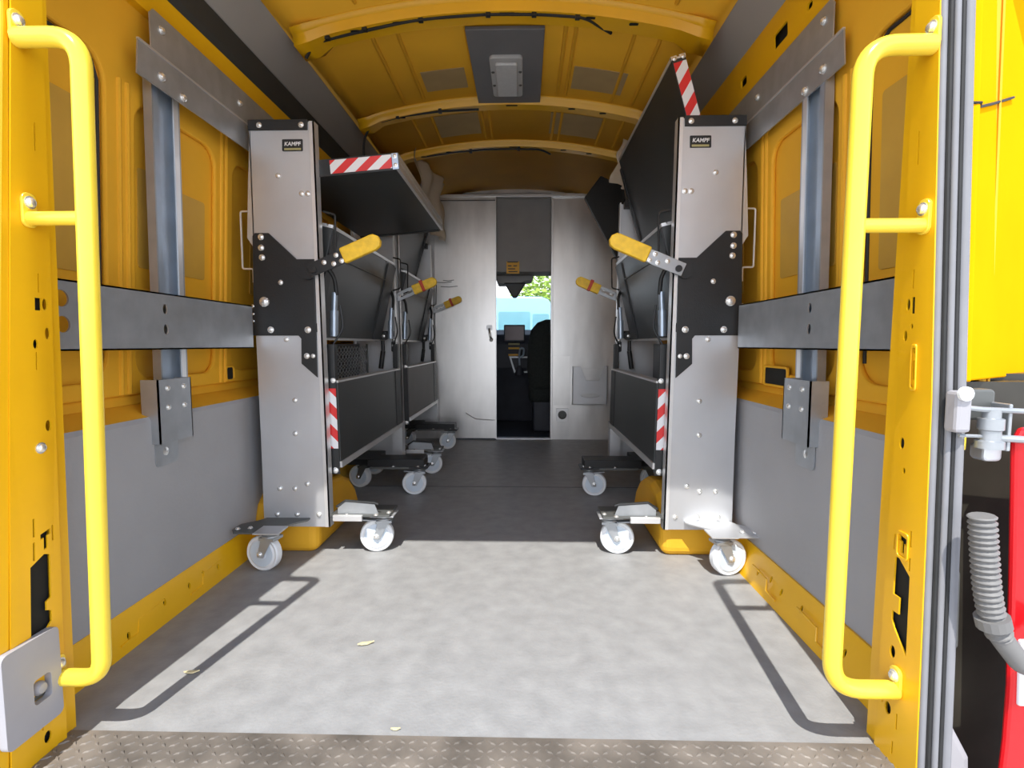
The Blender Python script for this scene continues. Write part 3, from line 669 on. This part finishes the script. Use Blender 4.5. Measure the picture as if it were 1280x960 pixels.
    obj('end_bracket', MB().plate(rect(-.01, .36, .004, .04), (), o + V((0, -.006, 0)), d, n2, (0,1,0), .006), BLK, ls, bevel=.001)
    obj('side_border', MB().plate(rect(.01, .31, -.003, .001), (), o + V((0, .88, 0)), d, n2, (0,1,0), .118), BLK, ls)
    if dy == 0: stripe(ls, o + V((0, -.009, 0)) + d * .03 + n2 * .005, d, n2, .230, .032, (0,1,0), .082, -1.0 , .6)
    bolt(ls, o + d * .345 + n2 * .02 + V((0, -.006, 0)), .0085)
    bolt(ls, o + d * .0 + n2 * .014 + V((0, -.006, 0)), .007)
    # gas struts, rods and catches near both ends
    for y, sg in ((2.03, 1), (2.90, -1)):
        gs = obj('gas_strut', MB().cyl(P(.632, y, 1.0), P(.637, y, .92), .011, 14).cyl(P(.637, y, .93), P(.64, y, .83), .016, 14), GALB, t, smooth=True)
        obj('strut_arm', MB().tube(fillet([P(.65, y - .05*sg, 1.10), P(.625, y - .02*sg, 1.06), P(.625, y - .0*sg, .99)], .03), .008, 8), BLK, gs, smooth=True)
        obj('strut_rod', MB().tube(fillet([P(.612, y, .95), P(.60, y, .86), P(.632, y - .03*sg, .80)], .03), .004, 8), BLK, gs, smooth=True)
    obj('pivot_disc', MB().cyl(P(.735, 2.945, .845), P(.735, 2.965, .845), .03, 20).cyl(P(.69, 2.94, .845), P(.69, 2.965, .845), .024, 20), BLK, t, smooth=True)
    for v in (.735, .69): bolt(t, P(v, 2.943, .845), .010)
    obj('short_strut', MB().cyl(P(.70, 2.96, .82), P(.70, 2.96, .76), .010, 12).cyl(P(.70, 2.96, .76), P(.715, 2.96, .66), .013, 12), BLK, t, smooth=True)
    cb = obj('catch_block', MB().plate(rrect(.632, .665, .755, .815, .008), (), (RC, 3.005 + dy, 0), U, UP, IN, .02), BLK, t, bevel=.002)
    for v in (.642, .656): bolt(cb, P(v, 3.005, .79), .005)
    bolt(cb, P(.649, 3.006, .822), .008)
    if mesh:
        mb = MB()
        for i in range(12):
            for j in range(6):
                yy = 2.42 + i * .046 + (j % 2) * .023; zz = .60 + j * .034
                w, h = .023, .034
                mb.tube([P(.80, yy - w, zz), P(.80, yy, zz + h * .5), P(.80, yy + w, zz)], .0028, 5, False)
                mb.tube([P(.80, yy - w, zz), P(.80, yy, zz - h * .5), P(.80, yy + w, zz)], .0028, 5, False)
        mp = obj('mesh_panel', mb, GALV, t)
        obj('mesh_frame', MB().box(*sorted((X(.795), X(.805))), 2.39 + dy, 2.40 + dy, .57, .80).box(*sorted((X(.795), X(.805))), 2.98 + dy, 2.995 + dy, .57, .80), DKST, mp)
    obj('back_panel', MB().box(*sorted((X(.838), X(.843))), 1.97 + dy, 2.97 + dy, .30, .80), BLK, t)
    # base arms and castors
    for yb, sg, wi, wo in ((1.965, 1, (.463, 1.955), (.815, 1.775 if dy == 0 else 1.93)), (2.735, -1, (.478, 2.715), (.812, 2.85))):
        z = .150
        if sg > 0:
            ba = obj('base_arm', MB().box(*sorted((X(.40), X(.625))), 1.90 + dy, 2.03 + dy, z, z + .008), DKST, t, bevel=.001)
            obj('arm_cover', MB().plate([(.445, z + .006), (.60, z + .006), (.60, z + .03), (.57, z + .055), (.46, z + .045)], (), (RC, 1.915 + dy, 0), U, UP, IN, .004), GALV, ba)
            obj('arm_edge', MB().tube([P(.445, 1.917, z + .045), P(.46, 1.917, z + .05), P(.57, 1.917, z + .058), P(.605, 1.917, z + .034)], .005, 8), BLK, ba)
            obj('arm_lip', MB().box(*sorted((X(.50), X(.61))), 1.885 + dy, 1.90 + dy, z - .012, z + .010), ALUB, ba, bevel=.002)
            oa = obj('base_arm', MB().plate([(.70, 1.91), (.70, 1.88), (.84, 1.74), (.905, 1.74), (.925, 1.77), (.925, 1.83), (.88, 1.87), (.86, 1.91)], (), (RC, dy + (.1 if dy else 0), z - .010), U, IN, UP, .006), DKST if s < 0 else ALU, t, bevel=.001)  # arm coloured lighter on the sunlit side, darker on the shaded one
            spots = [(.45, 1.90), (.41, 1.93), (.56, 1.895)]
        else:
            ba = obj('base_arm', MB().box(*sorted((X(.42), X(.72))), 2.68 + dy, 2.80 + dy, z, z + .045).box(*sorted((X(.40), X(.50))), 2.67 + dy, 2.78 + dy, z - .004, z + .006), BLK, t, bevel=.004)
            obj('arm_lip', MB().box(*sorted((X(.47), X(.70))), 2.672 + dy, 2.68 + dy, z - .005, z + .006), DKST, ba)
            oa = obj('base_arm', MB().box(*sorted((X(.70), X(.88))), 2.74 + dy, 2.98 + dy, z, z + .03), BLK, t, bevel=.004)
            obj('end_foot', MB().box(*sorted((X(.60), X(.66))), 2.97 + dy, 3.04 + dy, z - .02, z + .20), ALU, t)
            spots = [(.45, 2.675), (.42, 2.70), (.58, 2.672)]
        for v, y in spots: bolt(ba, P(v, y, z + .008), .0065, (0,0,1))
        bolt(oa, P(.865, (1.78 + (.1 if dy else 0)) if sg > 0 else 2.85, z - .002 if sg > 0 else z + .03), .007, (0,0,1)); bolt(oa, P(.905 if sg > 0 else .86, (1.77 + (.1 if dy else 0)) if sg > 0 else 2.80, z - .002 if sg > 0 else z + .03), .007, (0,0,1))
        for k, (v, y) in enumerate((wi, wo)):
            castor(t, P(v, y, 0), s, sg, brake=(k == 0 and (sg < 0 or True)), dark=(sg < 0 and k == 1), rot=(12 if k else -8) * s)
def castor(parent, p, s, sg, brake, dark, rot):
    R = .0635; w = .017; A = V((math.sin(math.radians(rot)), -math.cos(math.radians(rot)), 0)); T = V((-A.y, A.x, 0))
    zt = .142 if True else .15
    c = p + V((0, 0, R))
    side = -s if sg > 0 else -s
    piv = c + T * (.028 * (1 if T.x * s < 0 else -1))
    fk = MB().lathe((piv.x, piv.y, zt - .022), (0,0,1), [(.026,0),(.030,.004),(.030,.010),(.022,.014),(.020,.022)], 20)
    fk.hexa([V((piv.x, piv.y, zt - .022)) + T * a + A * b2 + V((0, 0, z)) for z in (-.006, .004) for a, b2 in ((-.03, -.027), (.03, -.027), (.03, .027), (-.03, .027))])
    for g in (-1, 1):
        o = c + A * g * .0235
        top = V((piv.x, piv.y, zt - .022)) + A * g * .0235 - V((0,0,0))
        q = [o + T * -.012 + V((0,0,-.012)), o + T * .012 + V((0,0,-.012)), top + T * .022, top - T * .022]
        fk.hexa([x - A * .0015 for x in q] + [x + A * .0015 for x in q])
    fo = obj('fork', fk, GALV if not dark else DKST, parent, bevel=.0008)
    bolt(fo, c + A * .025, .008, A, 'axle')
    wh = MB().lathe(c - A * w, A, [(.018,-.002),(.022,0),(.048,.0),(.052,.003),(R - .004,.001),(R,.006),(R,2*w-.006),(R-.004,2*w-.001),(.052,2*w-.003),(.048,2*w),(.022,2*w),(.018,2*w+.002)], 40)
    ob = obj('wheel', wh, NYL, parent, smooth=True)
    obj('wheel_face', MB().lathe(c + A * (w - .0005), A, [(.046, 0), (.046, .0012), (.02, .0012), (.018, .003), (.002, .003)], 32), NYLF, ob, smooth=True)
    obj('top_plate', MB().box(piv.x - .045, piv.x + .045, piv.y - .04, piv.y + .04, zt, zt + .005), DKST if sg < 0 else ALU, fo, bevel=.001)
    if brake:
        b0 = V((piv.x, piv.y, zt - .014)) + V((-s * -.02, -.035, 0))
        obj('brake_pedal', MB().hexa([b0 + V((a, y, z + dz)) for dz in (0, .005) for a, y, z in ((0, -.012, 0), (s * .055, -.012, .004), (s * .055, .012, .004), (0, .012, 0))]), GALV, fo, bevel=.001)

rack(-1, 0, False, 'folding shelf rack with its striped top shelf lowered level across', mesh=True)
rack(1, 0, True, 'folding shelf rack with its striped top shelf tilted up above the post')
rack(-1, 1.21, True, 'far folding shelf rack with grey lower flap, behind the lowered shelf and beside the partition')

# ------------------------------------------------------------------ partition and what is on it
YP = 4.33
pw = struct('wall_front', MB().plate([(.37, 0), (.96, 0), (.96, 2.02), (.37, 2.02)], (), (0, YP, 0), t=.02).box(-.97, -.56, YP + .03, YP + .05, 0, 2.05).box(-.98, 1.05, YP + .03, YP + .05, 2.03, 2.12), ALUP)
pw['label'] = 'aluminium partition panel right of the cab doorway'
struct('door_jamb', MB().box(.355, .372, YP - .012, YP + .03, 0, 2.02), ALUB, pw, bevel=.002)
struct('threshold', MB().box(-.10, .36, YP - .01, YP + .05, 0, .012), ALU, pw)
struct('header_rail', MB().box(-.57, .66, YP - .035, YP + .02, 1.985, 2.008), ALUB, pw, bevel=.003)
d1 = struct('door_1', MB().box(-.60, -.095, YP - .025, YP + .0, .012, 1.995), ALUP, bevel=.002)
d1['label'] = 'aluminium sliding door pushed left of the cab doorway'
struct('door_edge', MB().box(-.101, -.093, YP - .030, YP - .0, .012, 1.995), ALUB, d1)
struct('top_track', MB().box(-.60, -.10, YP - .034, YP - .025, 1.955, 1.962), DKST, d1)
hd = struct('door_handle', MB().tube(fillet([(-.150, YP - .03, .925), (-.150, YP - .055, .90), (-.14, YP - .055, .855), (-.135, YP - .028, .84)], .02, 4), .009, 10), CHR, d1, smooth=True)
struct('handle_rose', MB().plate(rrect(-.175, -.128, .915, .955, .006), (), (0, YP - .031, 0), t=.006), ALU, hd)
struct('handle_rose', MB().lathe((-.135, YP - .026, .835), (0,-1,0), [(.016,0),(.016,.004),(.006,.01)], 16), ALU, hd)
for z, x0, x1 in ((1.305, -.585, -.46), (1.32, -.53, -.44), (1.27, -.55, -.41)):
    struct('crease', MB().tube([(x0, YP - .026, z), ((x0 + x1) / 2, YP - .0265, z - .004), (x1, YP - .026, z + .003)], .003, 6), DKST, d1)
struct('crease', MB().tube([(-.35, YP - .026, .225), (-.27, YP - .027, .175), (-.11, YP - .026, .165)], .004, 6), ALUB, d1)
dh = thing('document_holder', 'aluminium document pocket with a notched top on the partition', 'document holder', (.64, YP, .32))
obj('pocket_front', MB().plate([(.535, .30), (.82, .30), (.82, .62), (.795, .62), (.755, .50), (.645, .50), (.60, .615), (.535, .615)], [circ(.68, .378, .075, 20, .018)], (0, YP - .06, 0), t=.004), ALU, dh, bevel=.001)
obj('pocket_side', MB().box(.815, .82, YP - .06, YP, .30, .62).box(.535, .54, YP - .06, YP, .30, .615).box(.535, .82, YP - .06, YP, .30, .305), ALU, dh)
obj('pocket_back', MB().box(.54, .815, YP - .012, YP - .004, .30, .60), ALUP, dh)
so = thing('round_vent', 'small square vent with a round centre below the document pocket', 'vent', (.455, YP, .20))
obj('vent_plate', MB().plate(rrect(.405, .505, .155, .265, .008), (), (0, YP - .014, 0), t=.014), ALUB, so, bevel=.002)
obj('vent_ring', MB().lathe((.455, YP - .014, .21), (0,-1,0), [(.036,0),(.036,.006),(.028,.008),(.026,.002),(.018,.002),(.016,.006),(.004,.007)], 24), DKST, so, smooth=True)
obj('side_panel', MB().box(.38, .515, YP - .006, YP, .29, .70), ALUP, so)
bc = thing('black_cover', 'black angled cover panel at the upper right corner of the partition', 'cover', (.7, 3.75, 1.4))
obj('cover_panel', MB().plate([(.555, 1.82), (.665, 1.965), (.83, 1.89), (.86, 1.40), (.80, 1.37)], (), (0, 3.72, 0), t=.05), BLK, bc, bevel=.006)

def film(name, label, A, B, D, E_, seed):
    rnd = random.Random(seed); ph = [rnd.uniform(0, 6) for _ in range(6)]
    A, B, D, E_ = map(V, (A, B, D, E_))
    def fn(a, b2):
        p = A.lerp(B, a).lerp(D.lerp(E_, a), b2)
        wv = .016 * math.sin(a * 16 + ph[0] + 2.5 * b2) + .012 * math.sin(b2 * 13 + ph[1] + a * 5) + .008 * math.sin(a * 31 + b2 * 9 + ph[2])
        return p + V((wv, wv * .4, .5 * wv * math.sin(b2 * 9)))
    o = obj(name, MB().grid(fn, 26, 26), FILM, None, smooth=True, solid=.002); return props(o, label, 'plastic sheet')
film('plastic_sheet', 'crumpled milky plastic sheet hanging from the roof beyond the lowered shelf', (-.54, 3.22, 1.985), (-.475, 4.05, 2.02), (-.57, 3.85, 1.64), (-.50, 4.14, 1.60), 3)
film('plastic_sheet', 'crumpled milky plastic sheet bunched behind the tilted up shelf', (.70, 3.12, 2.0), (.80, 3.15, 1.98), (.655, 3.18, 1.76), (.80, 3.15, 1.66), 8)

# ------------------------------------------------------------------ cab beyond the doorway
struct('floor', MB().box(-1.0, 1.0, 4.36, 6.6, -.10, -.04), DASH)
cw = struct('wall_cab', MB().box(-1.02, -1.0, 4.38, 6.6, -.1, 2.1).box(1.02, 1.04, 4.38, 6.6, -.1, 2.1), CABG)
struct('ceiling', MB().plate([(4.40, 2.03), (4.40, 1.40), (4.75, 1.41), (5.9, 1.60), (5.9, 2.06), (4.40, 2.06)], (), (-1.0, 0, 0), (0,1,0), (0,0,1), (1,0,0), 2.03), CABG, bevel=.01)
oc = thing('overhead_console', 'grey overhead console with yellow label and black pointed mirror housing', 'console', (.0, 4.65, 1.3))
obj('console_shell', MB().plate([(-.12, 1.40), (.22, 1.40), (.20, 1.36), (.14, 1.35), (.10, 1.33), (-.10, 1.33)], (), (0, 4.62, 0), t=.25), CABG, oc, bevel=.006)
obj('mirror_housing', MB().plate([(-.045, 1.335), (.155, 1.335), (.13, 1.30), (.07, 1.205), (.035, 1.205), (-.02, 1.30)], (), (0, 4.60, 0), t=.06), BLK, oc, bevel=.01)
lb = obj('warning_label', MB().plate(rect(-.012, .095, 1.385, 1.485), (), (0, 4.394, 0), t=.004), ORL, oc)
for z, x0, x1 in ((1.532, -.005, .085), (1.50, .0, .03), (1.50, .045, .075), (1.475, .0, .06), (1.452, .005, .08)):
    obj('print_line', MB().box(x0, x1, 4.390, 4.395, z - .055, z - .047), BLK, lb)
ws = struct('window_1', MB().hexa([(-1.0, 6.30, .90), (1.03, 6.30, .90), (1.03, 6.31, .90), (-1.0, 6.31, .90), (-1.0, 5.88, 1.64), (1.03, 5.88, 1.64), (1.03, 5.89, 1.64), (-1.0, 5.89, 1.64)]), GLASS)
ws['label'] = 'windscreen at the far end of the cab'
db = thing('dashboard', 'dark dashboard with a centre screen below the windscreen', 'dashboard', (.1, 5.6, .4))
obj('dash_top', MB().sweep([(-1, .5), (-1, .5)], 5, 6).plate([(5.50, .55), (5.52, .80), (5.58, .90), (5.75, .955), (6.28, .90), (6.28, -.04), (5.62, -.04), (5.55, .35)], (), (-1.0, 0, 0), (0,1,0), (0,0,1), (1,0,0), 2.03), DASH, db, bevel=.012)
sc_ = obj('screen_housing', MB().box(-.075, .145, 5.44, 5.50, .82, 1.0), DASH, db, bevel=.008)
obj('screen', MB().box(-.062, .132, 5.434, 5.44, .84, .985), SCR, sc_)
for z in (.80, .755, .685):
    obj('button_row', MB().box(-.03, .09, 5.48, 5.505, z - .010, z + .010), ORL if z < .79 else OLV, db, bevel=.002)
obj('vent', MB().box(.19, .27, 5.49, 5.52, .80, .88), BLK, db, bevel=.004)
obj('console_tray', MB().plate([(-.02, .67), (.22, .67), (.18, .50), (.03, .50)], [[(.0, .655), (.20, .655), (.165, .515), (.045, .515)]], (0, 5.44, 0), t=.05), GALV, db)
gl = thing('gear_lever', 'grey looped gear lever in front of the dashboard', 'gear lever', (.11, 5.36, .66))
obj('lever_loop', MB().tube(fillet([(.09, 5.36, .58), (.085, 5.36, .70), (.10, 5.36, .76), (.135, 5.36, .75), (.13, 5.36, .68), (.09, 5.36, .66)], .03, 5), .010, 8), GALB, gl, smooth=True)
obj('lever_base', MB().lathe((.09, 5.38, .48), (0,0,1), [(.05,0),(.045,.03),(.02,.09)], 16), DASH, gl, smooth=True)
st = thing('cab_seat', 'dark cab seat with rounded backrest at the right of the doorway', 'seat', (.40, 4.95, 0))
mb = MB().plate([(.19, .36), (.165, .55), (.17, .80), (.20, .93), (.26, 1.0), (.34, 1.03), (.56, 1.03), (.64, .98), (.68, .85), (.70, .5), (.68, .36)], (), (0, 4.88, 0), t=.14)
obj('backrest', mb, SEATM, st, bevel=.05, seg=4)
obj('headrest', MB().box(.45, .62, 4.92, 5.02, 1.02, 1.22), SEATM, st, bevel=.03)
obj('seat_cushion', MB().box(.18, .70, 4.90, 5.40, .24, .42), SEATM, st, bevel=.05, seg=3)
obj('seat_base', MB().box(.22, .66, 4.92, 5.30, -.04, .26), DASH, st, bevel=.02)

# ------------------------------------------------------------------ outside, seen through the windscreen
vn = thing('van', 'pale blue van parked beyond the windscreen', 'van', (-.4, 15, -.65))
obj('body', MB().plate([(-2.2, -.3), (.82, -.3), (.88, .6), (.88, 1.8), (.80, 1.98), (.60, 2.06), (-2.0, 2.1), (-2.2, 1.95)], (), (0, 14.0, 0), t=4.0), VANB, vn, bevel=.05)
obj('window', MB().plate(rrect(-.55, .30, 1.15, 1.66, .05), (), (0, 13.98, 0), t=.03), VANG, vn)
obj('window', MB().plate(rrect(.36, .80, 1.2, 1.60, .05), (), (0, 13.98, 0), t=.03), VANG, vn)
obj('bumper', MB().box(-2.1, .86, 13.9, 14.02, -.3, .35), PLG, vn, bevel=.03)
for x in (-1.7, .55): obj('wheel', MB().lathe((x - .12, 15.0, -.31), (1,0,0), [(.2,0),(.34,.02),(.34,.22),(.2,.24)], 24), RUB, vn, smooth=True)
obj('headlight', MB().plate(rrect(.42, .78, .62, .86, .08), (), (0, 13.97, 0), t=.04), NYL, vn)
def tree(x, y, h, seed):
    rnd = random.Random(seed)
    t = thing('tree', 'leafy green tree ' + ('above the parked van' if seed == 1 else 'farther off beyond the parked van'), 'tree', (x, y, -.65))
    obj('trunk', MB().tube([(x, y, -.65), (x + .1, y, 1.2), (x, y, h * .6)], [.25, .2, .1], 10), BARK, t, smooth=True)
    mb = MB()
    for i in range(1700):
        p = V((rnd.gauss(0, 1), rnd.gauss(0, 1), rnd.gauss(0, 1))).normalized() * (rnd.random() ** .35)
        c = V((x, y, h * .66)) + V((p.x * 2.6, p.y * 2.0, p.z * h * .36)); a = V((rnd.uniform(-1,1), rnd.uniform(-1,1), rnd.uniform(-.5,.5))).normalized() * .17; b2 = a.orthogonal().normalized() * .1
        vs = [mb.bm.verts.new(c + q) for q in (-a, b2, a, -b2)]; mb.bm.faces.new(vs)
    obj('crown', mb, GREEN, t)
tree(1.9, 24, 4.1, 1); tree(-3.4, 34, 3.2, 2)

# ------------------------------------------------------------------ litter on the floor
def leaf(x, y, a, l, label):
    d = V((math.cos(a), math.sin(a), 0)); n = V((-d.y, d.x, 0)); c = V((x, y, .001))
    mb = MB().plate([(-l, 0), (-l*.4, l*.25), (l*.3, l*.22), (l, .0), (l*.2, -l*.25), (-l*.5, -l*.2)], (), c, d, n, (0,0,1), .003)
    mb.warp(lambda q: V((q.x, q.y, q.z + .004 * abs(math.sin((q.x - x) * 90)))))
    props(obj('dry_leaf', mb, LEAF), label, 'leaf')
leaf(-.285, 1.32, .4, .022, 'pale dry leaf lying alone on the sunlit floor')
leaf(-.672, 1.19, .2, .018, 'pale dry leaf at the shadow edge near the left handle')
leaf(-.13, 1.015, .1, .010, 'tiny dry leaf on the floor edge next to the tread plate')
